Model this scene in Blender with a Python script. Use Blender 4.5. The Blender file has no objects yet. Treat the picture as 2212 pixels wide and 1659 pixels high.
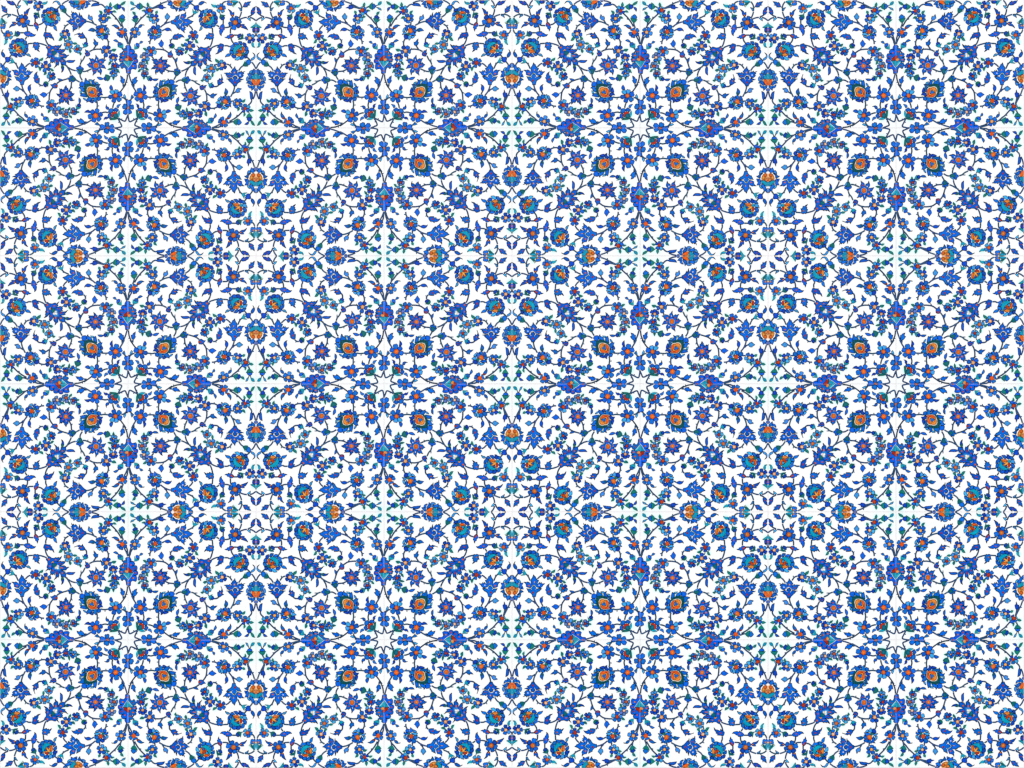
import bpy, math, random
from mathutils import Vector

# ------------------------------------------------------------------ camera, light, exposure
S = 0.0005                      # one traced unit = half a millimetre: a tile is 256 mm square
TILE = 512 * S
COLS, ROWS = 8, 6
W, H = COLS * TILE, ROWS * TILE
scene = bpy.context.scene
col = scene.collection

cam_d = bpy.data.cameras.new('camera'); cam = bpy.data.objects.new('camera', cam_d); col.objects.link(cam)
cam.location = (0, -4.0, H / 2 + 0.6); cam.rotation_euler = (math.radians(90), 0, 0)
cam_d.sensor_width = 36; cam_d.lens = 36 * 4.0 / W; cam_d.clip_start = 0.05; cam_d.clip_end = 200
scene.camera = cam
CZ = H / 2 + 0.6                # height of the middle of the wall

SUN_EL, SUN_AZ = math.radians(38), math.radians(16)      # up from the horizon / sideways from the wall's normal
world = bpy.data.worlds.new('World'); scene.world = world; world.use_nodes = True
nt = world.node_tree; nt.nodes.clear()
wo = nt.nodes.new('ShaderNodeOutputWorld'); bg = nt.nodes.new('ShaderNodeBackground'); sky = nt.nodes.new('ShaderNodeTexSky')
sky.sky_type = 'NISHITA'; sky.sun_disc = False; sky.sun_elevation = SUN_EL; sky.sun_rotation = math.pi + SUN_AZ
sky.air_density = 0.8; sky.dust_density = 2.5
bg.inputs['Strength'].default_value = 0.06
nt.links.new(sky.outputs[0], bg.inputs['Color']); nt.links.new(bg.outputs[0], wo.inputs['Surface'])
sun_d = bpy.data.lights.new('sun', 'SUN'); sun = bpy.data.objects.new('sun', sun_d); col.objects.link(sun)
sun_d.energy = 4.0; sun_d.angle = math.radians(8); sun_d.color = (1.0, 0.985, 0.965)
d = Vector((-math.sin(SUN_AZ) * math.cos(SUN_EL), math.cos(SUN_AZ) * math.cos(SUN_EL), -math.sin(SUN_EL)))
sun.rotation_euler = d.to_track_quat('-Z', 'Y').to_euler()
sun.location = (1, -4, 5)
vs = scene.view_settings
vs.view_transform = 'Standard'; vs.look = 'None'; vs.exposure = 0.0; vs.gamma = 1; vs.use_curve_mapping = False
scene.cycles.filter_width = 1.4
EXPO = (1.24, 1.19, 1.16)                     # how bright a white of 1.0 comes out, used only to turn seen colours into base colours

# ------------------------------------------------------------------ colours
def lin(c):
    c /= 255.0
    return c / 12.92 if c <= 0.04045 else ((c + 0.055) / 1.055) ** 2.4
def base(r, g, b): return tuple(min(0.86, max(0.002, lin(v) / e)) for v, e in zip((r, g, b), EXPO))
C = {'B': base(6, 96, 218), 'D': base(8, 66, 194), 'L': base(58, 144, 232), 'P': base(92, 122, 206),
     'O': base(236, 90, 22), 'Y': base(250, 172, 78), 'R': base(188, 50, 30),
     'T': base(8, 160, 196), 'G': base(0, 116, 112), 'N': base(14, 100, 108), 'C': base(250, 244, 222),
     'K': base(10, 24, 34), 'S': base(52, 92, 138), 'U': base(0, 100, 132), 'W': (0.80, 0.83, 0.84)}
WHITE = (0.815, 0.845, 0.865)
OUT = {'B': 'K', 'D': 'K', 'L': 'K', 'P': 'K', 'O': 'M', 'Y': 'M', 'R': 'M', 'T': 'E', 'G': 'E', 'N': 'E', 'U': 'E'}
C['M'] = base(56, 30, 36); C['E'] = base(0, 62, 70)

# ------------------------------------------------------------------ materials
def painted(name, rough, bumpy, tint):
    m = bpy.data.materials.new(name); m.use_nodes = True
    n = m.node_tree; p = n.nodes['Principled BSDF']
    a = n.nodes.new('ShaderNodeAttribute'); a.attribute_name = 'paint'
    tc = n.nodes.new('ShaderNodeTexCoord')
    no = n.nodes.new('ShaderNodeTexNoise'); no.inputs['Scale'].default_value = 420; no.inputs['Detail'].default_value = 3
    n.links.new(tc.outputs['Object'], no.inputs['Vector'])
    ramp = n.nodes.new('ShaderNodeMapRange')
    ramp.inputs['From Min'].default_value = 0.3; ramp.inputs['From Max'].default_value = 0.7
    ramp.inputs['To Min'].default_value = 1 - tint; ramp.inputs['To Max'].default_value = 1 + tint
    n.links.new(no.outputs['Fac'], ramp.inputs['Value'])
    mu = n.nodes.new('ShaderNodeVectorMath'); mu.operation = 'SCALE'
    n.links.new(a.outputs['Color'], mu.inputs[0]); n.links.new(ramp.outputs[0], mu.inputs['Scale'])
    n.links.new(mu.outputs[0], p.inputs['Base Color'])
    p.inputs['Roughness'].default_value = rough
    p.inputs['Specular IOR Level'].default_value = 0.14
    b2 = n.nodes.new('ShaderNodeTexNoise'); b2.inputs['Scale'].default_value = 26; b2.inputs['Detail'].default_value = 2
    n.links.new(tc.outputs['Object'], b2.inputs['Vector'])
    bu = n.nodes.new('ShaderNodeBump'); bu.inputs['Strength'].default_value = bumpy; bu.inputs['Distance'].default_value = 0.002
    n.links.new(b2.outputs['Fac'], bu.inputs['Height']); n.links.new(bu.outputs[0], p.inputs['Normal'])
    return m
M_PAINT = painted('cobalt_underglaze_paint', 0.10, 0.05, 0.30)
M_BODY = painted('white_tin_glaze', 0.10, 0.05, 0.02)

def plain(name, rgb, rough):
    m = bpy.data.materials.new(name); m.use_nodes = True
    n = m.node_tree; p = n.nodes['Principled BSDF']
    no = n.nodes.new('ShaderNodeTexNoise'); no.inputs['Scale'].default_value = 90; no.inputs['Detail'].default_value = 6
    cr = n.nodes.new('ShaderNodeValToRGB')
    cr.color_ramp.elements[0].color = tuple(v * 0.88 for v in rgb) + (1,); cr.color_ramp.elements[1].color = tuple(min(0.9, v * 1.08) for v in rgb) + (1,)
    tc = n.nodes.new('ShaderNodeTexCoord'); n.links.new(tc.outputs['Object'], no.inputs['Vector'])
    n.links.new(no.outputs['Fac'], cr.inputs['Fac']); n.links.new(cr.outputs[0], p.inputs['Base Color'])
    bu = n.nodes.new('ShaderNodeBump'); bu.inputs['Strength'].default_value = 0.3; bu.inputs['Distance'].default_value = 0.001
    n.links.new(no.outputs['Fac'], bu.inputs['Height']); n.links.new(bu.outputs[0], p.inputs['Normal'])
    p.inputs['Roughness'].default_value = rough
    return m
M_GROUT = plain('pale_lime_grout', (0.78, 0.74, 0.72), 0.9)

# ------------------------------------------------------------------ the painted design of one tile
# '@row col' opens a traced window (a third of the tile), '=name' opens a painted motif, '=' goes back to the vine.
# capital letter + points: filled brush shape with its dark contour ('!' marks a sharp corner)
# o colour x,y,rx,ry: drop of colour; F: blossom (centre colour x,y,r : petal centres); s / n: thick and thin stem
DESIGN = '''
@0 0
B 240,8! 300,125! 345,140 385,180! 440,190 500,198 540,176 562,136 520,75 452,28! 438,62 395,50 340,30 300,34
o R 435,115,24,18
B 55,190! 120,230 160,265 190,220! 210,290 235,335 262,308! 272,400 265,460 245,482 180,465 130,440 80,400! 100,370 72,310
o R 187,395,24,24
L 668,280 700,222 785,208! 745,270 680,335!
L 285,665! 300,600 350,560 415,548 400,590 340,620
B 1135,300! 1060,340 985,400 955,450 915,430! 910,520 940,570 980,595 1030,560 1060,480 1100,370
O 960,540 1010,515 1030,552 985,592
B 450,830! 540,822 610,850 628,890 600,930 540,970 440,990 345,1055! 380,980 430,920 480,890
O 545,895 585,850 620,885 590,920
B 1320,830! 1380,850 1440,920 1450,990 1468,1050! 1435,1070 1432,1120 1402,1180! 1390,1110 1340,1080! 1330,1020 1285,980 1285,900
R 1312,850 1355,862 1415,945 1385,972 1335,920
B 905,1250 950,1200 1050,1183 1132,1190! 1120,1215 1220,1255! 1205,1268 1300,1302 1352,1298! 1290,1362 1160,1387! 1110,1362 1062,1405! 1040,1370 960,1330
o O 1068,1287,34,22
T 220,1490! 272,1530 262,1600 200,1660 158,1682! 195,1600 195,1520
=flower_bud
T 800,0! 880,15 930,60 980,130 1030,205! 1048,150 1035,80 1000,20 960,0!
D 1045,50 1060,110 1110,132 1170,125 1200,110 1180,0! 1050,0!
P 1190,105 1230,80 1255,20 1255,0! 1180,0!
o O 1125,8,34,26
=flower_bud
T 50,685! 92,690 102,760 102,860 60,910 25,938! 20,800
G 100,720! 150,760 200,820 255,852! 215,885 150,862 110,800
o C 230,852,22,14
B 90,930 150,905 208,930 202,980 188,1060 140,1088 90,1065 50,1110! 20,1040 30,980
Y 40,970 90,935 122,975 90,1008
=flower_bud
G 1270,505! 1330,478 1400,488 1450,488 1482,560 1492,672! 1450,650 1425,580 1350,540
D 1278,565 1340,555 1390,600 1422,640 1415,692! 1330,692 1290,640
=flower_bud
D 630,1200 680,1183 742,1220 748,1300 700,1325 640,1280
N 582,1170! 615,1250 702,1352! 640,1370 560,1330 565,1260
=
F O 850,780,86:800,630,76 960,658,76,D 1025,828,76 900,945,76 730,888,72 690,740,68
F Y 1435,235,58:1365,130,56,L 1500,118,58,D 1562,245,60,D 1448,345,66 1322,265,60
F O 315,1325,58:285,1212,60 412,1258,54,L 400,1405,56,L 252,1428,58,L 200,1305,58
s 780,5 720,80 680,150 658,230
s 560,150 600,220 640,310
s 655,345 670,450 715,582
s 445,545 560,580 690,637
s 60,650 150,582 260,545 420,548
n 250,485 300,540
s 1030,930 1120,960 1262,965
s 1455,932 1540,910 1645,838
s 990,958 1030,1060 1040,1172
s 50,1130 90,1220 152,1275
n 480,1362 580,1340
s 755,1235 900,1235
s 1010,1385 948,1492
s 1280,0 1375,48
n 1440,400 1442,485
s 1325,700 1325,835
@1 0
=lotus_flower
B 550,-85! 552,6 520,86 450,86 430,16 470,-64
D 580,16! 585,-84 640,-134 732,-134! 700,-24
B 720,-24! 760,-114 830,-134 902,-92 870,-34 790,-4
B 860,16 920,-64 1000,-24 1012,16 1000,76 960,96 900,66
B 1065,60! 1062,150 1040,232 960,242 948,140
B 1065,255! 1050,340 1000,402 898,402 930,300
B 800,430! 880,413 988,438! 930,512 860,512
B 668,440 750,440 800,500 835,552! 740,558 680,520
D 560,408 630,430 642,500 645,580! 570,562 528,480
B 370,400! 512,405 512,525! 450,500
L 330,232! 400,260 492,280 492,372 410,388 350,310
B 378,55! 440,100 482,150 482,242 390,222 348,150
y 520,230 530,110 620,75 710,110 785,175 830,250 845,330 860,395 720,400 600,350 530,300
T 560,60! 640,8 740,-4 850,28 932,120 942,230 905,330 865,402! 850,320 835,250 785,170 710,105 620,72
R 520,240 518,150 592,98! 602,180 570,255
Y 590,285 618,220 768,150! 740,222 640,305
O 620,342 700,308 868,322! 800,392 720,408 650,390
B 635,98 722,130 648,182!
B 735,250 790,208 818,292
o T 562,325,48,48
=palmette
B 810,780! 855,835 885,850! 890,870 912,930! 945,950 958,930! 958,985 1012,985! 980,1060 938,1142! 1000,1112 1040,1058! 1060,1092 1112,1075! 1120,1112 1240,1118! 1172,1172! 1150,1212 1080,1278! 960,1255 880,1200 812,1160! 760,1200 700,1275! 600,1255 530,1220! 535,1165! 500,1100 440,1055! 560,1062 580,1045! 640,1062! 722,1135! 700,980! 732,955! 732,925! 752,930! 778,860!
o Y 845,1060,18,36
o O 635,1188,30,24
o C 1020,1175,26,16
B 545,1300! 620,1310 690,1312 740,1362! 700,1292 760,1222 810,1182! 870,1212 922,1292 892,1342! 1000,1292 1125,1305! 1070,1360! 1050,1395! 1000,1412 930,1472 902,1560 890,1612! 770,1612! 760,1540 700,1472 610,1425! 622,1400! 580,1365! 590,1345!
o R 795,1450,40,46
w 695,1305 770,1210 812,1172 870,1200 925,1290
w 690,1285 745,1350
w 935,1285 890,1345
=lotus_flower
B 15,800! 60,820 88,870 60,940 25,965!
B 78,985 90,900 140,868 180,960 230,1040 245,1145! 150,1080 100,1030
L 218,955! 282,980 328,1050 290,1092 250,1040
B 278,1170 310,1100 415,1095! 372,1190 360,1282 300,1328
B 400,1205! 435,1322! 348,1325!
B 440,1430! 380,1378 290,1358 270,1450 185,1535! 300,1502 380,1440
L 185,1572! 260,1530 330,1512 312,1600 260,1640
B 50,1605 120,1560 190,1602 212,1655 172,1745! 100,1700
P 15,1620! 80,1660 95,1715 15,1768!
T 15,1060 90,1060 170,1130 240,1180 262,1275! 200,1250 150,1292! 110,1232 50,1202 15,1200
y 12,1235! 60,1215 130,1270 215,1255 245,1310 232,1420 155,1520 60,1540 12,1500!
O 10,1240! 60,1220 132,1290 90,1342 15,1372!
Y 55,1435 130,1340 210,1270 232,1310 222,1400 150,1512 80,1532
O 62,1440 100,1400 150,1400 150,1500 85,1525
=
B 125,282! 90,350 140,410 192,500 182,582! 110,562 48,460 60,370
L 1000,470 1070,440 1130,490 1158,555! 1090,527 1030,510
B 1258,30 1330,5 1380,22 1430,8 1462,60 1502,182! 1465,185 1475,255! 1440,262 1498,372! 1410,322 1372,282! 1320,302! 1290,212 1235,205! 1258,110
o R 1345,120,36,40
B 1412,1118! 1392,1200 1422,1280 1448,1272! 1450,1370 1492,1358! 1492,1440 1480,1532 1430,1562 1350,1532 1280,1460! 1312,1450 1250,1335! 1290,1340 1290,1260 1330,1180
o R 1392,1412,28,48
G 1480,680 1530,642 1622,598! 1602,680 1530,702
G 1460,930 1520,958 1548,1010 1510,1088! 1470,1000
=flower_bud
D 198,600 250,568 310,580 370,566 402,620 360,682 350,742 290,762 230,742 210,670
T 442,575! 482,650 522,720 505,782 335,808! 440,742 360,692 430,670
=
F R 1335,790,68:1225,708,62 1370,662,60 1452,780,62,D 1380,905,62 1225,852,62
s 1060,62 1240,50
s 1450,48 1560,70 1668,102
s 1140,800 1050,850 968,932
n 1520,785 1625,822
s 432,488 372,562
s 222,740 135,862
s 522,750 610,842 682,1005
n 605,830 632,785
s 1460,1572 1530,1632 1625,1640
n 1530,1630 1490,1678
@2 0
L 498,180! 560,130 615,78! 700,118 732,170 690,252 602,265! 600,240 560,222
D 295,222! 302,310 345,348! 330,430 300,492 230,502 190,420 192,338! 240,342
B 1180,12! 1150,70 1168,180 1110,285 1060,222 1048,130 1100,50
B 950,1050! 935,1100 1020,1160 1052,1230 1030,1270 960,1240 918,1160
B 1575,1095! 1620,1140 1642,1220! 1580,1200 1548,1160
G 105,915! 180,868 248,880 200,942 140,942
G 368,1050 400,1020 422,1080 405,1130!
G 415,552! 480,548 532,602! 470,622 430,600
G 598,890 650,838 662,900 630,958!
T 55,1553! 90,1470 170,1433 192,1450 160,1532 110,1562
L 285,1420 330,1440 362,1490 385,1555! 320,1532
G 445,1482! 470,1400 540,1378 562,1410 510,1462
=flower_bud
G 218,1110 290,1108 332,1170 365,1235! 290,1222 200,1222 105,1222! 150,1160
B 145,1270 180,1230 240,1252 312,1220 328,1270 280,1322 200,1328
=flower_bud
G 695,1262! 822,1330 832,1400 740,1512! 740,1420 690,1370
D 578,1390 610,1308 680,1308 702,1380 722,1430 670,1484 620,1442
=
F R 385,840,68:430,752,56,D 512,855,56,L 445,962,58 320,932,56 295,800,58,L
F Y 695,665,55:605,590,58,D 752,557,60 818,690,56,L 728,790,62,L 600,742,60
F Y 1215,1410,64:1108,1330,66 1255,1272,64,L 1350,1388,64 1270,1520,64 1122,1492,62
=ruffled_blossom
B 952,480 1050,458 1112,592 960,595
B 1098,410! 1232,398! 1210,460 1200,542 1130,548 1093,470
L 1245,430 1315,392! 1335,520 1310,625! 1228,500
L 1350,440 1400,450 1445,553! 1368,552
B 1338,692 1370,590 1450,578 1525,662! 1440,670
B 1338,740 1462,702! 1462,812 1380,842
B 1248,800 1330,768 1332,850 1365,902! 1290,902
L 1105,862! 1220,830 1222,912 1140,902
B 1080,835! 1068,770 1120,730 1245,728 1200,790
D 965,690 1030,620 1102,640 1090,712 1030,783! 990,750
O 1118,632 1150,568 1232,558 1272,610 1262,682 1200,712 1140,692
o G 1290,715,38,38
=
s 822,30 850,150 920,300 1025,435
s 730,178 810,210 890,290
s 58,190 120,370 180,470 250,620 310,745
n 75,432 145,445 210,570 285,700
s 270,510 290,620 325,745
s 290,990 240,1102
n 222,1330 190,1430
n 250,1330 282,1412
n 505,765 545,740
s 838,590 952,590
s 1118,290 1162,382
s 1472,788 1560,830 1665,838
n 1562,840 1570,905
s 510,960 620,1080 720,1190 840,1280 940,1370 1062,1432
n 625,1172 720,1190
s 832,1365 950,1385
s 1370,1478 1500,1550 1665,1602
s 1332,1540 1500,1592 1665,1632
@0 1
T 8,120 70,88 140,88 202,38! 192,110 120,162 50,164
L 398,132! 460,50 560,28 640,68 692,150 688,208! 620,170 560,85 480,72
B 468,948! 530,1000 548,1100 565,1160! 490,1120 438,1040
B 88,1230 140,1208 200,1228 335,1238! 312,1262 388,1322! 362,1342 430,1420 458,1535! 390,1452 330,1442! 222,1402 212,1465! 130,1420 90,1380 56,1340
o R 210,1320,50,28
G 638,1528! 700,1420 782,1388 772,1450 720,1518
G 983,1390 1040,1398 1095,1475! 1050,1492 1000,1450
B 1205,1325! 1330,1270 1422,1240! 1440,1262 1500,1262 1525,1210! 1560,1280 1622,1370 1590,1442 1442,1452! 1430,1412 1365,1380! 1400,1345 1330,1292
o R 1475,1342,50,24
o K 1065,1330,10,8
=lotus_flower
B 305,278! 380,268 452,320 472,425! 400,412 340,350
B 155,348! 220,298 290,308 342,402 250,412 200,380
D 18,472! 60,380 130,368 202,410 150,472 70,484
B -20,560 30,520 98,518 80,600 -10,662
B 18,720 80,650 108,740 60,842 18,790
B 130,788! 190,860 302,860 292,972! 220,952 155,975! 140,940 88,850
B 338,880 462,850 452,940 400,992 318,988!
B 488,830 540,750 602,790 602,860 508,932!
L 558,610 620,608 684,680 672,795! 600,740 558,680
B 518,460 590,458 652,510 664,595! 580,582 530,540
D 472,318! 540,332 600,358! 615,425! 498,432!
y 180,490 240,430 400,440 510,540 535,640 510,745 420,760 330,730 260,660 205,580
T 172,488! 108,580 106,680 148,780 230,842 340,862 440,824 535,748! 440,772 350,742 270,672 212,590
O 198,500 240,440 330,430 402,470 380,492 290,512
R 288,668! 320,590 402,532 418,600 350,682
Y 438,560 500,540 533,640 480,745! 438,680
L 218,540 332,545 258,622!
B 402,668 432,742 338,712!
o N 450,485,52,56
=lotus_flower
B 1015,92! 1060,20 1130,8 1170,50 1235,110 1212,152 1130,130
L 1065,130 1140,150 1192,190 1182,255 1120,242 1080,190
B 1200,318! 1188,260 1230,168 1330,190 1448,210! 1350,262 1260,282
L 1300,322! 1440,258 1482,310 1440,362 1350,357
B 1545,365! 1468,260 1478,200 1560,150 1628,105! 1615,200 1560,290
B 1604,298! 1652,240 1662,155 1735,190 1715,262 1645,302
B 1648,40 1712,38 1765,90 1818,162! 1744,172 1672,122
B 1745,0! 1856,0! 1835,50 1794,62
T 1185,0! 1380,0! 1405,80 1372,140 1385,172! 1300,152 1230,80
y 1385,0! 1640,0! 1618,90 1530,152 1388,178! 1410,80
O 1388,165! 1430,80 1520,28 1628,5! 1612,80 1530,142 1450,168
Y 1385,0! 1500,0! 1440,30
=palmette
B 1368,640 1390,560 1418,482! 1440,570 1475,612 1488,562! 1530,650 1580,700 1665,742! 1665,842! 1592,882 1530,950 1482,985 1492,995! 1440,1042! 1425,1012 1390,1118! 1380,1000 1365,920! 1440,842! 1352,872 1285,785 1312,728 1372,706 1432,738! 1378,690
o R 1525,790,40,40
B 1108,412! 1150,480 1180,450! 1230,490 1268,465! 1332,530 1352,600 1338,662! 1245,768 1290,830 1345,892 1355,1000 1312,1105! 1290,1082 1240,1142! 1218,1112 1170,1208! 1158,1070! 1175,1050! 1138,980! 1215,925! 1150,925 1090,945! 1080,905! 1030,892 990,842 915,792! 1010,780! 1015,748! 1062,755! 1058,690! 1200,715! 1105,640! 1145,605! 1085,555! 1135,530!
o C 1248,600,24,24
o Y 1150,815,38,26
o R 1265,990,24,40
w 1345,650 1245,772 1345,885 1445,835
w 1345,890 1360,990
w 1350,650 1430,735
=flower_bud
B 695,210 760,188 852,250 864,310 800,342 750,372 690,342 674,280
N 695,402! 760,402 790,342 850,332 912,305! 918,420 870,492 790,450
=
F Y 875,1275,62:810,1182,60,D 945,1172,60,D 995,1302,60 860,1392,68 745,1300,60,L
s 758,162 860,80 1012,8
s 672,228 570,342
s 890,480 960,570 1085,655
s 182,988 142,1080 142,1192
s 120,1402 150,1530 212,1665
s 842,1460 872,1590
s 832,1098 880,990 1000,908
n 818,945 905,972
@1 1
=great_palmette
B 230,88 300,100 370,150 460,152 535,118! 545,150 625,115! 632,148 745,88! 705,180 640,252! 560,292! 640,280 722,262! 740,290 805,268! 820,290 898,258! 855,340! 790,395! 690,432! 852,440! 850,468! 902,462! 912,500 1020,488! 940,560! 905,605! 850,612! 740,615! 830,650 888,688! 872,720 918,772! 902,812 922,928! 860,870 820,880! 790,850 722,855! 700,770 660,705! 640,835! 612,888! 590,852 550,902 450,970! 512,890! 518,800! 498,635! 478,798! 452,752! 382,782! 368,762! 302,795! 330,740! 308,700! 330,620 382,515! 345,585! 318,575! 272,615! 250,580! 130,645! 200,570! 222,542! 185,520! 185,468! 215,380 202,270 158,220 165,178 215,170
N 385,350! 440,365 520,350 560,385 530,420 545,440 480,480 470,520! 430,470 405,500 395,430
l 545,420 470,560 560,600 680,600 680,470
k 700,440 620,430
k 850,612 700,560 680,550
k 480,640 500,560
k 640,830 655,700 640,640
k 385,520 400,470
k 560,292 480,290
k 730,850 690,720
o R 265,205,44,44
o R 518,218,52,24
Y 335,385! 348,310 400,268 448,290 440,332 380,332
o R 680,355,46,22
o O 300,460,22,40
o O 748,520,44,28
o R 405,625,28,40
R 560,630! 582,720 575,760 548,760 540,720
O 715,655! 785,705 795,745 755,752
o C 590,455,44,44
o C 522,518,44,40
o C 592,530,40,42
=
G 1180,50 1240,25 1315,50! 1240,92
N 1060,405! 1023,330 1040,258 1092,310 1104,360
G 1405,405! 1470,410 1484,450 1445,495!
B 905,720! 1000,690 1150,695 1245,688! 1180,762 1080,778 980,766
D 740,858! 800,900 832,970 800,1092 730,1150! 750,1050 723,960
N 745,862 785,880 812,950 760,960 735,930
B 595,1378! 690,1390 795,1432! 720,1455 640,1442
G 318,998! 380,1018 438,1082! 370,1092
G 75,1235! 100,1150 150,1118 168,1180 130,1222
B 1100,1525! 1150,1460 1275,1438! 1200,1492
=flower_bud
D 1590,40 1660,5 1710,30 1725,90 1660,130 1600,110
T 1525,55! 1580,92 1640,62 1670,112 1745,132! 1690,175 1600,198 1560,140
=
F O 995,100,58:970,-22,56,L 1096,30,60,L 885,95,56,L 942,215,60,L 1080,175,60,L
F R 1330,270,50:1350,162,56,L 1440,258,58,L 1380,362,58,L 1270,340,54,L 1255,220,52,L
F Y 160,920,62:140,788,64,D 275,878,62 245,1012,58,D 108,1055,62 32,912,60,D
F R 345,1290,42:296,1195,54 420,1215,56,D 440,1338,56 335,1388,56 245,1300,56,L
=tulip
B 1305,1010 1308,960 1380,940 1410,890 1470,900 1482,950 1552,980 1562,1042 1490,1052 1430,1010 1360,1042
L 1288,1065! 1390,1070 1420,1200 1390,1205!
L 1558,1045! 1480,1070 1450,1205 1475,1200!
N 1380,1060 1432,1005 1490,1060 1480,1140 1440,1215 1400,1140
=tulip
B 1110,1266 1040,1288 1042,1340 968,1350 978,1412 1040,1412 1008,1460 1060,1504 1112,1450 1112,1390 1132,1330
B 1140,1245! 1205,1310 1275,1390! 1190,1390 1150,1330
N 1112,1385 1150,1340 1240,1400 1240,1432 1108,1455
=flower_bud
G 65,1520! 140,1488 222,1520 200,1580 245,1555! 225,1698! 180,1600
D 50,1570 130,1560 182,1630 150,1694 80,1665
=flower_bud
B 325,1610! 400,1602! 478,1548! 560,1580 580,1640 572,1702 540,1732 455,1738! 400,1692 350,1642
R 500,1632 560,1622 584,1670 530,1704 490,1670
=
s 0,80 90,105 182,152
s 170,0 222,92
n 1112,232 1212,282
n 1490,240 1582,196
s 920,880 980,980 1060,1120 1102,1232
s 980,955 1120,1040 1272,1082
s 1620,520 1560,650 1480,750 1440,862
n 1472,625 1470,735
s 1432,1228 1450,1330 1522,1452
s 1540,1112 1620,1110 1712,1082 1875,1010
n 1715,1092 1740,1142
s 1262,1420 1422,1512
s 1110,1530 1105,1620 1090,1710 1030,1845
n 1115,1680 1142,1750
s 560,1562 700,1470 952,1390
n 292,1440 240,1512
n 290,1070 322,1142
@2 1
B -78,400! 20,330! 30,318! 100,330 192,390 150,452 60,510! 45,480 0,452
G 235,1085! 238,1000 300,960 304,1030
G 705,962 750,918 840,905! 800,972
N 978,970 1000,920 1055,882! 1064,950 1020,982
G 1028,1210 1100,1200 1122,1280! 1060,1250
G 1308,1060 1350,1030 1402,1060! 1350,1088
B 1392,522! 1452,580 1457,670 1410,732 1388,640
B 1315,1315! 1390,1342 1445,1330! 1450,1290! 1540,1350 1594,1420 1580,1484 1392,1495! 1410,1470 1340,1402
=star_flower
B 908,45! 950,150 982,155! 1000,262! 1122,288! 1132,340 1222,368! 1172,430! 1122,472! 1030,455! 1112,500 1152,560! 1152,590 1225,612! 1140,635! 1060,632! 985,555! 1012,660! 1015,782! 950,732! 940,692! 880,692! 850,565! 840,640 782,715! 750,685 662,765! 648,660! 635,610! 650,560! 745,515! 650,502! 658,480! 590,432! 542,362! 640,380! 690,358! 768,372! 668,340! 668,270! 662,158! 710,210! 728,175! 800,230! 835,280! 805,195! 850,180! 848,128!
o C 900,430,82,90
o O 900,430,70,80
o Y 915,265,18,24
o O 790,320,28,22
o R 1030,372,36,28
o R 1020,530,36,30
o R 905,600,28,42
o R 780,575,28,24
o O 718,442,28,28
=palmette
B 105,1665! 130,1580 180,1550 250,1532 300,1585! 265,1490 300,1430 380,1398 430,1440 452,1510! 438,1420 438,1350 500,1308 590,1320 602,1380 620,1420! 622,1330 710,1278 792,1310 802,1370 805,1440! 830,1350 900,1328 980,1330 1035,1370 1020,1420! 1010,1500 1070,1550 1182,1560 1192,1600 1185,1665!
Y 475,1665! 575,1560 585,1515 650,1478 728,1560 690,1610 670,1665!
R 490,1665! 590,1560 600,1530 650,1500 715,1570 672,1620 655,1665!
T 695,1445! 760,1512 850,1562 930,1612 985,1665! 690,1665! 705,1600
o O 410,1540,30,22
o R 545,1430,30,42
o R 710,1372,28,46
Y 870,1440 910,1425 945,1445 912,1518!
o R 1080,1640,38,28
w 695,1438 770,1505 870,1560 985,1650
=flower_bud
B 58,1270 80,1238 182,1238 172,1300 110,1364 48,1340
T 222,1245! 262,1340 275,1415! 82,1415! 170,1372 180,1320
=flower_bud
T 1275,775! 1310,850 1360,872 1468,870! 1420,922 1310,942
D 1328,820 1350,758 1420,746 1464,800 1440,852 1370,852
=
F R 350,795,64:245,710,62 385,662,62,L 475,795,64 362,925,66,L 235,865,62
F Y 580,1055,50:508,952,60,P 630,930,60,L 682,1070,66 542,1150,58,P 460,1055,56,P
F O 910,1135,48:930,1020,62,P 1005,1120,60,L 920,1232,60,P 815,1182,56,P 818,1075,56,P
F R 1190,1040,40:1175,945,54,P 1265,1000,48 1250,1105,54 1165,1112,40,P 1110,1030,48,P
s 410,130 310,280 275,450 270,622
n 298,300 202,362
s 545,765 632,692
n 420,960 455,1000
n 730,1110 785,1130
n 1060,1102 1125,1088
s 1270,985 1332,932
s 0,1572 105,1612
s 1190,1632 1400,1570 1665,1468
s 1605,1442 1680,1432
@0 2
B 165,1152! 240,1080 310,1060 400,1100 424,1150 350,1192 270,1172
o N 360,1140,30,22
B 278,235! 330,150 440,118 584,150 560,202 430,218
G 1000,92! 1038,180 1020,232 970,232 956,170
G 575,408! 660,430 692,490 652,545 620,490
G 1085,430 1150,400 1215,458! 1130,457
G 875,650 940,620 1015,685! 920,692
B 1045,968! 1140,930 1240,948 1312,1010 1325,1070 1270,1092 1180,1040 1120,985
R 1248,1050 1290,1010 1328,1050 1290,1092
B 1115,1525! 1190,1488 1260,1530 1305,1592! 1230,1582
B 368,1460! 430,1520 485,1590 532,1582! 522,1680 480,1718 400,1702 340,1590! 380,1602
L 183,540! 220,590 265,632 297,598! 328,700 290,762 220,752 140,675! 160,655 158,610
D 1430,280 1500,290 1533,340 1520,425! 1450,340
G 1370,192 1440,108 1560,50! 1532,130 1450,182
=flower_bud
G 1125,232 1275,132! 1240,220 1250,290 1265,365! 1190,332 1140,290
D 1260,200 1310,168 1362,200 1408,260 1350,322 1300,334 1250,270
=flower_bud
B 1335,630 1390,588 1450,548 1512,600 1542,660 1500,714 1430,702 1370,680
G 1305,675! 1420,708 1548,738! 1480,822 1420,844 1350,780
=
F R 925,405,56:862,295,54,L 985,308,62 1022,458,44,D 910,505,58 812,412,58
F Y 735,700,55:635,612,60 785,595,62 845,738,56 750,812,58 620,745,56
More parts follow.
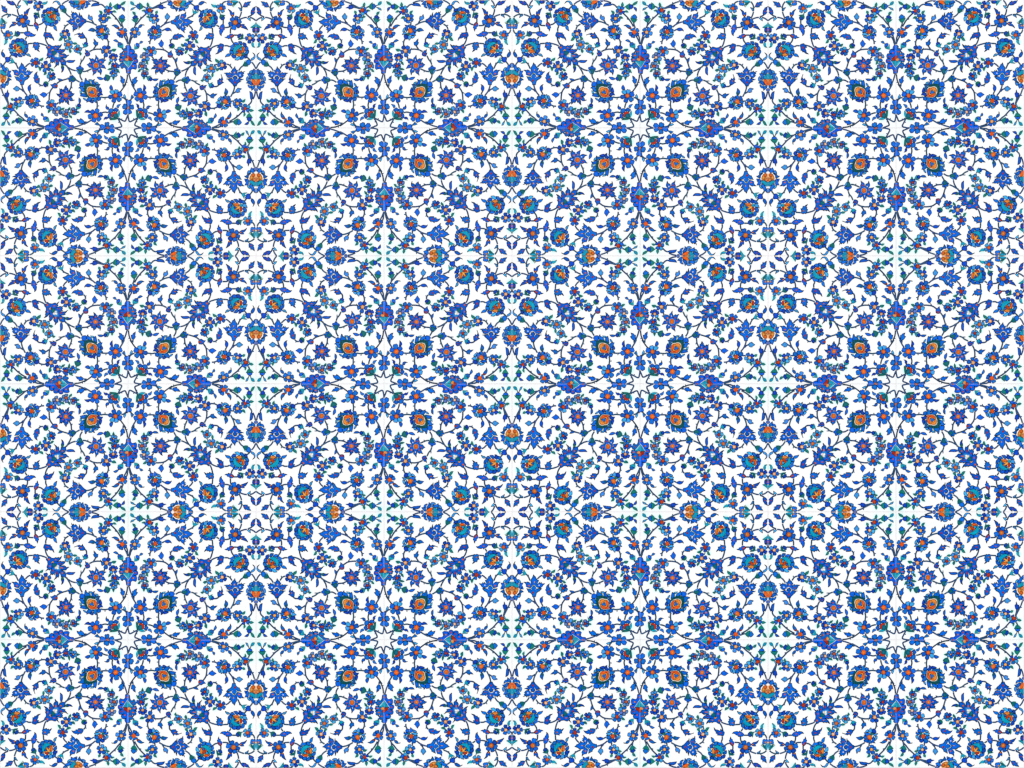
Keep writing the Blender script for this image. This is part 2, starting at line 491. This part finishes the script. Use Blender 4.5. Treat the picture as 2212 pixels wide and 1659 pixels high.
F O 1440,1215,76:1395,1108,82 1555,1145,62 1545,1292,66 1405,1352,70 1308,1270,62
=ruffled_blossom
B 465,1000! 588,955! 605,1092 530,1072 450,1062
B 608,1020 640,938 735,938! 712,1042 640,1062
B 758,960 880,938! 842,985 862,1080 800,1215! 762,1100 748,1000
L 885,1035! 942,1110 952,1195! 868,1172
L 798,1292 850,1210 900,1200 972,1305! 880,1292
D 768,1340 902,1330 882,1442 830,1475! 768,1462
L 636,1380 742,1340 744,1430 712,1518! 648,1450
L 505,1360 622,1358 602,1448! 540,1412
B 460,1335! 530,1220 580,1208 674,1270 652,1324 540,1322
B 470,1248! 435,1150 490,1098 582,1130 540,1180
O 576,1190 610,1088 700,1066 756,1110 742,1190 692,1244 620,1244
o G 740,1280,44,46
=
n 1040,282 1142,240
s 1418,850 1440,950 1482,1052
s 1033,508 1160,630 1260,750 1340,870 1412,1005
n 1158,708 1245,745
s 1590,1318 1636,1450 1640,1665
s 1520,1375 1575,1470 1635,1610
s 285,25 420,50 575,112
s 598,158 700,190 805,295
s 640,828 650,935
n 800,488 790,555
s 82,800 250,840 380,900 485,958
s 290,752 365,878
s 868,1468 910,1560 920,1665 910,1725
n 925,1600 965,1560
s 28,1398 88,1470 100,1585
@1 2
B 45,275! 110,322 152,318! 172,370 212,398! 224,490 150,536 80,532 50,470 28,408! 70,412 58,350
R 108,430 150,415 162,460 132,485
G 1048,300 1100,268 1210,270! 1160,342 1090,342
G 925,862! 950,770 1015,738 1000,812
G 898,1038! 960,1000 1045,985 1010,1052
G 1243,1060 1290,1038 1340,1162! 1260,1112
G 1078,1340 1152,1318 1112,1425!
B 495,1325! 620,1330 726,1390 640,1424 560,1402
B 1375,1272! 1460,1330 1500,1402 1545,1388! 1532,1480 1510,1542 1440,1562 1362,1452! 1390,1442
o K 620,230,15,15
o K 268,380,8,8
=star_flower
B 440,482! 500,570 542,605! 550,690! 540,750! 590,640! 620,640 705,620! 722,650 840,675! 760,730! 740,792! 640,832! 742,858! 782,920 828,1006! 740,982! 660,972! 600,948! 660,1040! 672,1100 628,1250! 600,1165! 570,1145! 520,1132! 500,1030! 480,1030! 470,1135! 440,1172 330,1245! 350,1150! 318,1080! 322,1000! 270,962! 198,952! 150,880! 110,860! 190,800! 215,770! 300,825! 258,770! 238,700! 195,610! 300,642! 318,618! 380,660! 410,760! 405,660! 435,600!
o C 455,885,98,104
o O 455,885,84,92
o R 335,745,30,28
o C 475,680,14,28
o O 625,755,38,30
o Y 645,900,30,15
o R 255,860,32,30
o R 390,1080,34,32
o C 570,1040,14,22
=palmette
B 1665,105! 1600,130 1562,180 1590,235! 1530,240 1468,270 1480,330 1438,380 1500,390 1525,435! 1500,440 1450,400 1390,408 1340,460 1368,500 1332,560 1440,582! 1350,590 1335,630 1308,660 1338,700 1350,752 1445,742! 1440,792! 1390,780 1358,850 1348,890 1378,920 1400,985 1460,1005! 1490,960 1540,970 1580,1040 1600,1165 1665,1195!
R 1665,505! 1608,520 1592,560 1620,602 1665,622!
Y 1665,622! 1590,602 1532,640 1560,695 1620,716 1665,700!
T 1475,742! 1550,720 1600,730 1645,850 1645,935! 1580,880
T 1665,735! 1638,760 1640,800 1665,835!
o O 1572,365,40,24
o O 1470,510,46,26
o O 1420,670,36,26
o R 1490,880,30,22
o R 1650,1092,18,28
w 1490,750 1560,830 1640,930
=flower_bud
B 1275,80 1300,28 1370,16 1422,60 1380,110 1350,152 1280,130
T 1335,140 1400,130 1465,60! 1474,190 1440,224 1280,180!
=flower_bud
D 748,1370 790,1308 840,1320 850,1420 820,1454 770,1420
N 808,1238 900,1250 984,1310 960,1402 890,1466 840,1402 820,1330
=
F Y 850,335,70:770,218,66 915,210,64,D 970,372,70 825,482,66 718,355,64
F Y 1105,600,55:1095,488,58,D 1202,530,58,D 1180,668,60 1035,680,60,L 1000,560,52,D
F R 1165,905,48:1212,828,52 1275,910,56 1185,1005,56 1080,945,54 1092,840,50,D
F Y 1115,1185,28:1095,1100,44 1195,1150,46,L 1185,1245,46,L 1080,1262,48,L 1030,1165,48
s 200,362 330,300 500,270 692,280
s 450,140 352,285
s 792,548 748,642
n 1028,435 1062,480
n 1170,735 1192,795
n 1168,1050 1165,1100
n 970,1302 1042,1288
s 1440,228 1462,292
s 1480,1580 1482,1665
d 1640,1218 1620,1400 1580,1520 1510,1685
n 1600,1530 1642,1518
=rosette_flower
B 50,1606 18,1500 50,1362! 88,1380 110,1440 200,1480 252,1562 180,1584
L 178,1430 240,1413 302,1430 270,1482
B 288,1520 330,1440 408,1405! 382,1470 430,1570 452,1645 370,1612 300,1590
L 435,1500! 510,1520 542,1582 470,1604
B -166,1620 -144,1530 -74,1490 8,1540 28,1600 8,1662 -84,1672 -156,1650
B 478,1612 615,1590! 572,1664 592,1764 570,1844 508,1910! 488,1784
D 620,1716! 662,1804 675,1888! 578,1874
D 498,1984 560,1912 640,1902 708,1996! 620,2004 560,2050 508,2034
B 498,2094 622,2072 624,2174 560,2204 518,2206
B 366,2114 482,2082 492,2174 450,2290! 370,2224 356,2164
D 215,2248! 320,2192 354,2274 300,2296
B 105,2268! 98,2184 150,2104 220,2072 345,2114 270,2196
L -30,2114 60,2144 74,2206! 10,2174
B -140,2026! -94,1952 6,1942 76,2004 100,2074 -44,2054
L -160,1832! -84,1894 -134,1956
B -208,1736! -144,1682 -44,1672 -2,1784 10,1896 -104,1834 -144,1754
N 135,2062 60,1984 12,1850 8,1710 36,1626 90,1592 200,1588 340,1602 430,1672 485,1780 498,1960 495,2075! 300,2095
c 108,1780 145,1705 240,1676 325,1696 370,1698 445,1725 500,1830 500,1970 498,2078! 380,2092 280,2094 200,2052 132,1955 104,1850
a 128,1790 160,1722 240,1698 325,1716 366,1720 434,1744 480,1832 482,1970 476,2060! 380,2072 285,2072 214,2036 152,1945 124,1850
k 60,1650 40,1750 60,1880 110,1980
k 120,1630 240,1622 360,1650
Y 134,1784 180,1730 250,1710 325,1754 300,1806 240,1816 204,1856 190,1910! 140,1884 118,1824
B 215,1896 280,1842 332,1832 374,1958! 290,1936 230,1926
O 360,1734! 440,1762 484,1834 474,1968! 420,1956 380,1864
O 150,1948! 260,1962 374,2014 374,2068 280,2076 200,2026
O 388,2014 430,1972 484,1984 484,2056 408,2066
@2 2
B 1020,42! 1072,120 1088,225! 1020,222 966,160 980,90
B 850,765! 858,840 932,880 936,950 860,954 816,880
D 745,1365! 768,1280 830,1238 912,1272 850,1324 790,1322
D 25,1065! 100,1000 170,985 224,1040 212,1084 140,1070
B 1378,765! 1330,830 1290,905! 1238,860 1270,790
B 412,1515! 480,1468 575,1542 500,1548
L 1490,440 1530,395! 1575,490 1582,565! 1510,500
=star_corner_tulip
B 926,1062 950,960 1010,928 1092,938 1104,1010 1060,1060 1020,1092
B 1116,970 1190,898 1250,930 1304,980 1240,1052! 1200,1010 1130,1022
B 896,1200 930,1118 1002,1108 1022,1160 1000,1230 1034,1272 960,1304 920,1260
R 1025,1232! 1030,1150 1070,1070 1140,1048 1222,1048 1244,1110 1140,1128 1090,1170 1080,1252
U 1106,1232 1110,1150 1180,1118 1232,1130 1264,1180 1252,1272 1190,1302
T 1268,1122 1335,1015! 1338,1150 1292,1264!
G 972,1354! 1050,1290 1200,1270 1290,1290! 1200,1332
=
F O 1185,440,76:1072,312,70,L 1215,290,66,L 1342,385,80 1308,565,76 1135,602,76 1022,480,68
F O 435,1190,90:325,1058,72 487,1020,76 610,1145,72 555,1312,80 378,1352,74 252,1225,78
F O 888,1675,62:870,1528,80 1030,1605,64 722,1615,66
F O 1675,910,50:1548,852,80 1582,1042,74 1650,715,50
s 630,490 760,512 952,490
n 800,518 790,595
s 490,650 500,800 488,965
n 508,842 572,818
s 688,1082 800,1060 922,1082
s 1140,698 1102,800 1080,902
d 1378,285 1480,150 1582,0
s 1470,0 1482,100
s 1410,510 1500,530 1580,600 1642,655
s 478,1438 560,1530 662,1602
s 0,1520 150,1440 280,1358
n 20,1422 110,1440 240,1380
s 1308,1290 1400,1350 1545,1400 1600,1300 1652,1175
n 1415,1340 1435,1305
s 1285,1310 1350,1430 1420,1590 1300,1640 1140,1665
n 1285,1445 1340,1440
'''


FAT, STEM = 0.9, 1.45             # the brush's spread and the width of the stems

WIN = [0.0, 168.0, 336.0]; Q = 1659.0 / 176.0
EDGE0, EDGE1 = 0.5, 511.5
rng = random.Random(7)

def catmull(pts, closed=True, k=4):
    """round the traced corners; a corner marked '!' stays sharp"""
    n = len(pts); out = []
    for i in range(n if closed else n - 1):
        p1 = pts[i]; p2 = pts[(i + 1) % n]
        p0 = pts[(i - 1) % n] if (closed or i > 0) else p1
        p3 = pts[(i + 2) % n] if (closed or i + 2 < n) else p2
        if p1[2]: p0 = p1
        if p2[2]: p3 = p2
        steps = 1 if (p1[2] and p2[2]) else k
        for s in range(steps):
            t = s / steps; t2 = t * t; t3 = t2 * t
            out.append(tuple(0.5 * (2 * p1[a] + (p2[a] - p0[a]) * t + (2 * p0[a] - 5 * p1[a] + 4 * p2[a] - p3[a]) * t2
                                    + (3 * p1[a] - p0[a] - 3 * p2[a] + p3[a]) * t3) for a in (0, 1)))
    if not closed: out.append(pts[-1][:2])
    return out

def area(p): return 0.5 * sum(p[i][0] * p[(i + 1) % len(p)][1] - p[(i + 1) % len(p)][0] * p[i][1] for i in range(len(p)))
def clampt(p): return (min(EDGE1, max(EDGE0, p[0])), min(EDGE1, max(EDGE0, p[1])))
def dedupe(p):
    out = []
    for q in p:
        if not out or math.hypot(q[0] - out[-1][0], q[1] - out[-1][1]) > 0.05: out.append(q)
    while len(out) > 1 and math.hypot(out[0][0] - out[-1][0], out[0][1] - out[-1][1]) <= 0.05: out.pop()
    return out

def offset(p, dist, closed=True):
    """shift an outline sideways by dist (positive = outwards for a positive-area outline)"""
    n = len(p); out = []
    for i in range(n):
        a = p[(i - 1) % n] if (closed or i > 0) else p[i]
        b = p[i]; c = p[(i + 1) % n] if (closed or i < n - 1) else p[i]
        def nrm(u, v):
            dx, dy = v[0] - u[0], v[1] - u[1]; l = math.hypot(dx, dy)
            return (dy / l, -dx / l) if l > 1e-9 else None
        n1, n2 = nrm(a, b), nrm(b, c)
        n1 = n1 or n2; n2 = n2 or n1
        mx, my = n1[0] + n2[0], n1[1] + n2[1]; l = math.hypot(mx, my)
        if l < 1e-6: mx, my, l = n1[0], n1[1], 1.0
        mx /= l; my /= l
        k = min(1.7, 1.0 / max(0.3, mx * n1[0] + my * n1[1]))
        out.append((b[0] + mx * dist * k, b[1] + my * dist * k))
    return out

class Part:
    def __init__(s, name): s.name = name; s.faces = []; s.fans = []       # (points in tile px, height, colour per corner)
    def add(s, pts, z, rgb, jit=0.0):
        cs = [tuple(max(0.001, v * (1 + jit * rng.uniform(-1, 1))) for v in rgb) for _ in pts]
        s.faces.append((pts, z, cs))

MM = 0.001
count = [0]
def lay(z):
    count[0] += 1
    return z * 0.00045 + (count[0] % 20) * 1.0e-6

def saw(p, step=5.4, out=1.5):
    """the brush leaves little teeth along a serrated leaf; returns the outline and the roots of the teeth"""
    q, roots, run = [], [], 0.0
    n = len(p)
    for i in range(n):
        a, b = p[i], p[(i + 1) % n]
        l = math.hypot(b[0] - a[0], b[1] - a[1]); q.append(a)
        if l < 1e-6: continue
        ux, uy = (b[0] - a[0]) / l, (b[1] - a[1]) / l; nx, ny = uy, -ux
        s = step - run
        while s < l - 0.3:
            h = out * rng.uniform(0.5, 1.2); k = step * rng.uniform(0.0, 0.2)
            c = (a[0] + ux * s, a[1] + uy * s)
            roots.append((c, (nx * 0.9, ny * 0.9), h * 1.1, (ux, uy)))
            roots.append((c, (-nx * 0.75 - ux * 0.65, -ny * 0.75 - uy * 0.65), rng.uniform(3.0, 7.5), None))
            s += step + k
        run = (l - (s - step)) if s > l - 0.3 else 0.0
        run = max(0.0, min(step, run))
    return q, roots

def shape(part, c, pts, z, rim=2.1, smooth=True, teeth=False, core=None):
    p = catmull(pts) if smooth else [q[:2] for q in pts]
    p = dedupe([clampt(q) for q in p])
    if len(p) < 3: return
    if area(p) < 0: p.reverse()
    def starlike(p):
        m = len(p); cx = sum(q[0] for q in p) / m; cy = sum(q[1] for q in p) / m
        return m >= 5 and all((p[i][0] - cx) * (p[(i + 1) % m][1] - cy) - (p[(i + 1) % m][0] - cx) * (p[i][1] - cy) > 0.01 for i in range(m))
    fat = FAT * (0.3 if c in 'OYR' else 1.0); grow = 0.5 * fat
    if FAT and c in OUT and starlike(p):
        q2 = dedupe([clampt(q) for q in offset(p, fat)])
        if starlike(q2): p = q2; grow = 0.0
    roots = []
    if teeth: roots = saw(p)[1]
    tone = rng.uniform(0.75, 1.12)
    rgb = tuple(v * tone * rng.uniform(*w) for v, w in zip(C[c], ((0.9, 1.1), (0.85, 1.3) if c in 'BDLP' else (0.9, 1.1), (0.9, 1.08))))
    n = len(p)
    cx = sum(q[0] for q in p) / n; cy = sum(q[1] for q in p) / n
    size = math.sqrt(abs(area(p)))
    zf = lay(z)
    fan = n >= 5 and all((p[i][0] - cx) * (p[(i + 1) % n][1] - cy) - (p[(i + 1) % n][0] - cx) * (p[i][1] - cy) > 0.01 for i in range(n))
    if fan:                                               # pigment pools at the rim, thins in the middle
        if core: cc = C[core]
        elif c in 'BDLP': cc = tuple(min(0.8, v * f + a) for v, f, a in zip(rgb, (1.2, 1.4, 1.12), (0.006, 0.012, 0.01)))
        else: cc = tuple(min(0.8, v * 1.25 + 0.01) for v in rgb)
        f = rng.uniform(0.25, 0.7) if core else rng.uniform(0.4, 1.0)
        cc = tuple(a + (b - a) * f for a, b in zip(rgb, cc))
        if c == 'Y': rgb = tuple(a * 0.6 + b * 0.4 for a, b in zip(rgb, C['O']))
        rc = [tuple(v * rng.uniform(0.78, 1.05) for v in rgb) for _ in p]
        part.fans.append((p, (cx + rng.uniform(-.12, .12) * size, cy + rng.uniform(-.12, .12) * size), zf, rc, cc))
    else:
        part.add(p, zf, rgb, 0.16)
    if rim and c in OUT:
        rim = min(rim, size * 0.22)
        ro = offset(p, 0.45 + grow); zz = lay(z + 0.1)
        wv = [rng.uniform(0.62, 1.2) for _ in range(n)]
        ri = [offset(p, -(rim * 0.62) + 0.45), offset(p, -(rim * 1.2) + 0.45)]
        mix = lambda i: tuple(ri[0][i][a] + (ri[1][i][a] - ri[0][i][a]) * (wv[i] - 0.62) / 0.58 for a in (0, 1))
        for i in range(n):
            j = (i + 1) % n
            if any((p[i][a] == e and p[j][a] == e) for a in (0, 1) for e in (EDGE0, EDGE1)): continue      # cut by the tile's edge
            part.add([clampt(ro[i]), clampt(ro[j]), clampt(mix(j)), clampt(mix(i))], zz, C[OUT[c]], 0.2)
        for (r, v, L, u) in roots:
            w = 1.5 if u else 0.75
            tri = [(r[0] - v[1] * w, r[1] + v[0] * w), (r[0] + v[0] * L, r[1] + v[1] * L), (r[0] + v[1] * w, r[1] - v[0] * w)]
            part.add([clampt(a) for a in tri], lay(z + 0.13), C[OUT[c]], 0.2)
    if c in 'GTNU': halo.append((cx, cy, size))

def ribbon(part, pts, width, c, z, taper=False):
    p = [clampt(q) for q in catmull([(a, b, False) for a, b in pts], False, 5)]
    p = [p[0]] + [q for k, q in enumerate(p[1:]) if math.hypot(q[0] - p[k][0], q[1] - p[k][1]) > 0.05]
    if len(p) < 2: return
    width *= STEM
    l = offset(p, width / 2, False); r = offset(p, -width / 2, False); zz = lay(z)
    if taper:
        f = lambda i: 0.35 + 0.65 * i / (len(p) - 1)
        l = [(p[i][0] + (l[i][0] - p[i][0]) * f(i), p[i][1] + (l[i][1] - p[i][1]) * f(i)) for i in range(len(p))]
        r = [(p[i][0] + (r[i][0] - p[i][0]) * f(i), p[i][1] + (r[i][1] - p[i][1]) * f(i)) for i in range(len(p))]
    rgb = tuple(v * rng.uniform(0.85, 1.2) for v in C[c])
    for i in range(len(p) - 1):
        part.add([l[i], l[i + 1], r[i + 1], r[i]], zz, rgb, 0.15)

def ellipse(x, y, rx, ry, lob=0.0, n=20, ph=0.0, k=5):
    sc = lambda t: 1 + lob * (2.2 * abs(math.sin(k * t / 2 + ph)) - 1.3)
    return [(x + rx * math.cos(t) * sc(t), y + ry * math.sin(t) * sc(t), False)
            for t in (2 * math.pi * i / n for i in range(n))]

def petal(part, cx, cy, rc, px, py, hw, c, z):
    dx, dy = px - cx, py - cy; dist = math.hypot(dx, dy); ux, uy = dx / dist, dy / dist
    r0 = rc + 1.3; r1 = 2 * dist - r0 + 0.9; L = r1 - r0
    a, b, g, e = (rng.uniform(0.92, 1.08) for _ in range(4))
    prof = [(0.02, 0.60 * a), (0.35, 0.90 * a), (0.68, 1.08 * a), (0.92, 0.86 * b), (1.03, 0.42 * b), (0.94, 0.0)]
    L_ = [(r0 + u * L, v * hw) for u, v in prof]
    R_ = [(r0 + (u + rng.uniform(-.03, .03)) * L, -v * hw * g) for u, v in prof[:-1]]
    pts = [(cx + ux * u - uy * v, cy + uy * u + ux * v, False) for u, v in L_ + R_[::-1]]
    shape(part, c, pts, z)

halo = []; parts = []
def parse():
    vine = Part('painted_vine'); parts.append(vine); cur = vine; ox = oy = 0.0
    num = lambda t: [float(v) for v in t.strip('!').split(',')]
    for line in DESIGN.splitlines():
        line = line.strip()
        if not line: continue
        if line[0] == '@':
            r, c = line[1:].split(); oy, ox = WIN[int(r)], WIN[int(c)]; cur = vine; continue
        if line[0] == '=':
            if len(line) > 1: cur = Part(line[1:]); parts.append(cur)
            else: cur = vine
            continue
        key, rest = line.split(' ', 1)
        X = lambda v: ox + v / Q
        Y = lambda v: oy + v / Q
        top = cur is not vine
        if key == 'F':
            c, rest = rest.split(' ', 1); head, pet = rest.split(':')
            x, y, r = num(head); fl = Part('blossom'); parts.append(fl)
            x, y, r = X(x), Y(y), r / Q
            for t in pet.split():
                f = t.split(','); pc = f[3] if len(f) > 3 else 'B'
                petal(fl, x, y, r, X(float(f[0])), Y(float(f[1])), float(f[2]) / Q * 1.04, pc, 0.42)
            k = 5; ph = rng.uniform(0, 6)
            shape(fl, 'C', ellipse(x, y, r + 1.5, r + 1.5, 0.06, 30, ph, k), 0.36, 0)
            shape(fl, c, ellipse(x, y, r, r, 0.08, 30, ph, k), 0.54, 1.2, core={'O': 'Y', 'Y': 'C', 'R': 'O'}[c] if rng.random() < (.3 if c == 'R' else .55) else None)
        elif key == 'o':
            c, rest = rest.split(' ', 1); x, y, rx, ry = num(rest)
            if c == 'R' and rx < 60: rx, ry = rx * 0.8, ry * 0.8
            big = rx > 60
            shape(cur, c, ellipse(X(x), Y(y), rx / Q, ry / Q, 0.07 if big else 0.05, 30 if big else 15, 0.5, 6 if big else 3), 0.68 if c != 'C' else (0.64 if rx < 60 else 0.56), 1.0 if c not in 'C' else 0, core='Y' if c in 'OR' and rng.random() < .5 else None)
        elif key == 's':
            p = [(X(num(t)[0]), Y(num(t)[1])) for t in rest.split()]
            ribbon(cur, p, 4.1, 'K', 0.06); ribbon(cur, p, rng.uniform(1.5, 2.1), 'S', 0.17)
        elif key == 'd':
            p = [(X(num(t)[0]), Y(num(t)[1])) for t in rest.split()]
            ribbon(cur, p, 3.8, 'K', 0.06); ribbon(cur, p, 0.7, 'S', 0.17)
        elif key == 'n':
            p = [(X(num(t)[0]), Y(num(t)[1])) for t in rest.split()]
            ribbon(cur, p, 2.6, 'K', 0.06, False); ribbon(cur, p, 0.9, 'S', 0.17)
        elif key == 'w':
            p = [(X(num(t)[0]), Y(num(t)[1])) for t in rest.split()]
            ribbon(cur, p, 0.75, 'C', 0.80)
        elif key == 'k':
            p = [(X(num(t)[0]), Y(num(t)[1])) for t in rest.split()]
            ribbon(cur, p, 1.1, 'K', 0.60)
        elif key == 'y':
            pts = [(X(num(t)[0]), Y(num(t)[1]), t.endswith('!')) for t in rest.split()]
            shape(cur, 'Y', pts, 0.34, 0)
        elif key == 'a':
            pts = [(X(num(t)[0]), Y(num(t)[1]), t.endswith('!')) for t in rest.split()]
            shape(cur, 'Y', pts, 0.64, 0)
        elif key in 'lc':                                    # a thin wash without a contour
            pts = [(X(num(t)[0]), Y(num(t)[1]), t.endswith('!')) for t in rest.split()]
            shape(cur, key.upper(), pts, 0.58, 0)
        else:
            pts = [(X(num(t)[0]), Y(num(t)[1]), t.endswith('!')) for t in rest.split()]
            z = (0.42 if top else 0.26) + (0.14 if key in 'OYRTGNU' else 0)
            if cur.name == 'rosette_flower' and key in 'OYB' and pts[0][1] < 400 and Y(1708) <= pts[0][1] <= Y(2015) and pts[0][0] > X(110): z = 0.70
            if key in 'R' and top: z += 0.12
            sharp = sum(1 for q in pts if q[2])
            teeth = key == 'B' and sharp >= 10 or (key == 'B' and cur.name == 'star_flower')
            core = {'O': 'Y', 'Y': 'O', 'R': 'O'}.get(key) if rng.random() < 0.35 else None
            shape(cur, key, pts, z, 2.1 if key in 'BDLP' else 1.5, teeth=teeth, core=core)
parse()

# ------------------------------------------------------------------ meshes
def colour(me, cols):
    at = me.color_attributes.new('paint', 'FLOAT_COLOR', 'CORNER')
    flat = []
    for c in cols: flat += [c[0], c[1], c[2], 1.0]
    at.data.foreach_set('color', flat)

def part_mesh(part, mirror):
    verts, faces, cols = [], [], []
    for pts, z, cs in part.faces:
        v = [(((511.99 - p[0]) if mirror else p[0]) - 256, 256 - p[1]) for p in pts]
        cc = list(cs)
        if area(v) < 0: v.reverse(); cc.reverse()
        b = len(verts); verts += [(a * S, c * S, z) for a, c in v]
        faces.append(tuple(range(b, b + len(v)))); cols += cc
    for p, c, z, rc, cc in part.fans:
        n = len(p)
        for i in range(n):
            j = (i + 1) % n
            tri = [(p[i], rc[i]), (p[j], rc[j]), (c, cc)]
            v = [((((511.99 - q[0]) if mirror else q[0]) - 256, 256 - q[1]), k) for q, k in tri]
            if area([a for a, k in v]) < 0: v.reverse()
            b = len(verts); verts += [(a[0] * S, a[1] * S, z) for a, k in v]
            faces.append((b, b + 1, b + 2)); cols += [k for a, k in v]
    me = bpy.data.meshes.new(part.name); me.from_pydata(verts, [], faces); me.update()
    colour(me, cols); me.materials.append(M_PAINT)
    return me

def body_mesh(mirror):
    """glazed square with soft arrises; copper green bleeds into the glaze round the green leaves"""
    N = 104; lo, hi = 0.12, 511.88
    r2 = random.Random(3)
    edge = [0, 0.5, 2.0] + [2.0 + (511.76 - 4.0) * i / N for i in range(1, N)] + [511.76 - 2.0, 511.76 - 0.5, 511.76]
    drop = lambda t: {0: 0.25, 1: 0.03}.get(t, 0.0)
    n = len(edge); verts, vc = [], []
    blot = [(r2.uniform(0, 512), r2.uniform(0, 512), r2.uniform(30, 80), r2.uniform(0, 1)) for _ in range(22)]
    for j in range(n):
        for i in range(n):
            x, y = lo + edge[i], lo + edge[j]
            z = -max(drop(min(i, n - 1 - i)), drop(min(j, n - 1 - j))) * MM
            t = 0.0
            for hx, hy, hr in halo:
                dd = math.hypot(x - hx, y - hy)
                if dd < hr + 30: t = max(t, math.exp(-(max(0, dd - hr * 0.5) / (4.2 + hr * 0.12)) ** 2))
            m = 0.0
            for bx, by, br, s in blot: m += s * math.exp(-((x - bx) ** 2 + (y - by) ** 2) / br ** 2)
            em = min(x, 512 - x, y, 512 - y)
            corner = 0.45 * math.exp(-((x - 500) ** 2 + (y - 500) ** 2) / 60 ** 2) + 0.8 * math.exp(-((x - 10) ** 2 + (y - 500) ** 2) / 90 ** 2) + 0.8 * math.exp(-((x - 500) ** 2 + (y - 10) ** 2) / 80 ** 2)
            mint = min(1, 0.10 * m + 0.6 * corner)
            c = list(WHITE)
            c[0] *= 1 - 0.30 * t - 0.10 * mint; c[1] *= 1 - 0.02 * t - 0.02 * mint; c[2] *= 1 - 0.05 * t - 0.02 * mint
            if em < 7:
                k = (1 - em / 7) ** 1.5
                c[0] *= 1 - 0.05 * k; c[1] *= 1 - 0.09 * k; c[2] *= 1 - 0.08 * k
            verts.append((((511.99 - x if mirror else x) - 256) * S, (256 - y) * S, z)); vc.append(tuple(c))
    faces = []
    for j in range(n - 1):
        for i in range(n - 1):
            f = (j * n + i, (j + 1) * n + i, (j + 1) * n + i + 1, j * n + i + 1)
            faces.append(f if not mirror else f[::-1])
    ring = [i for i in range(n)] + [j * n + n - 1 for j in range(1, n)] + [(n - 1) * n + i for i in range(n - 2, -1, -1)] + [j * n for j in range(n - 2, 0, -1)]
    b = len(verts)
    for v in ring: verts.append((verts[v][0], verts[v][1], -0.009)); vc.append((0.62, 0.55, 0.47))
    m = len(ring)
    for k in range(m):
        f = (ring[k], ring[(k + 1) % m], b + (k + 1) % m, b + k)
        faces.append(f if not mirror else f[::-1])
    back = tuple(range(b, b + m)); faces.append(back if mirror else back[::-1])
    faces = [f for f in faces]
    me = bpy.data.meshes.new('ceramic_tile'); me.from_pydata(verts, [], faces); me.update()
    colour(me, [vc[l.vertex_index] for l in me.loops]); me.materials.append(M_BODY)
    for p in me.polygons: p.use_smooth = False
    return me

# ------------------------------------------------------------------ the wall behind
def slab(name, x0, x1, y0, y1, z0, z1, mat):
    v = [(x, y, z) for x in (x0, x1) for y in (y0, y1) for z in (z0, z1)]
    f = [(0, 1, 3, 2), (4, 6, 7, 5), (0, 4, 5, 1), (2, 3, 7, 6), (0, 2, 6, 4), (1, 5, 7, 3)]
    me = bpy.data.meshes.new(name); me.from_pydata(v, [], f); me.update(); me.materials.append(mat)
    o = bpy.data.objects.new(name, me); col.objects.link(o); o['kind'] = 'structure'
    return o
slab('wall', -W / 2 - 0.9, W / 2 + 0.9, 0.0005, 0.2, 0.0, CZ + H / 2 + 0.6, M_GROUT)

# ------------------------------------------------------------------ the tiles
ROW = ['top row', 'second row from top', 'third row from top', 'third row from bottom', 'second row from bottom', 'bottom row']
COLN = ['leftmost', 'second from left', 'third from left', 'fourth from left', 'fourth from right', 'third from right', 'second from right', 'rightmost']
lib = {}
for mir in (False, True):
    lib[mir] = (body_mesh(mir), [(p.name, part_mesh(p, mir)) for p in parts])
ROT_A = {(0, 0): 0, (0, 1): 90, (1, 1): 180, (1, 0): 270}
ROT_B = {(0, 0): -90, (0, 1): 0, (1, 1): 90, (1, 0): 180}
CORNER = {(0, 0): 'lower right', (0, 1): 'lower left', (1, 1): 'upper left', (1, 0): 'upper right'}
proto = {}
for r in range(ROWS):
    for c in range(COLS):
        mir = ((r // 2) + (c // 2)) % 2 == 1
        key = (r % 2, c % 2); ang = (ROT_B if mir else ROT_A)[key]
        if mir not in proto:
            t = bpy.data.objects.new('ceramic_tile', lib[mir][0]); col.objects.link(t)
            kids = []
            for name, me in lib[mir][1]:
                k = bpy.data.objects.new(name, me); col.objects.link(k); k.parent = t; kids.append(k)
            proto[mir] = (t, kids)
        else:
            t0, kids0 = proto[mir]
            t = t0.copy(); col.objects.link(t)
            for k0 in kids0:
                k = k0.copy(); col.objects.link(k); k.parent = t
        t.location = (-W / 2 + (c + 0.5) * TILE, 0, CZ + H / 2 - (r + 0.5) * TILE)
        t.rotation_euler = (math.pi / 2, math.radians(ang), 0)
        t['label'] = 'floral tile, star corner %s, %s, %s' % (CORNER[key], ROW[r], COLN[c] + (' tile' if 'from' not in COLN[c] else ''))
        t['category'] = 'tile'
        t['group'] = 'floral tiles set edge to edge on the wall'
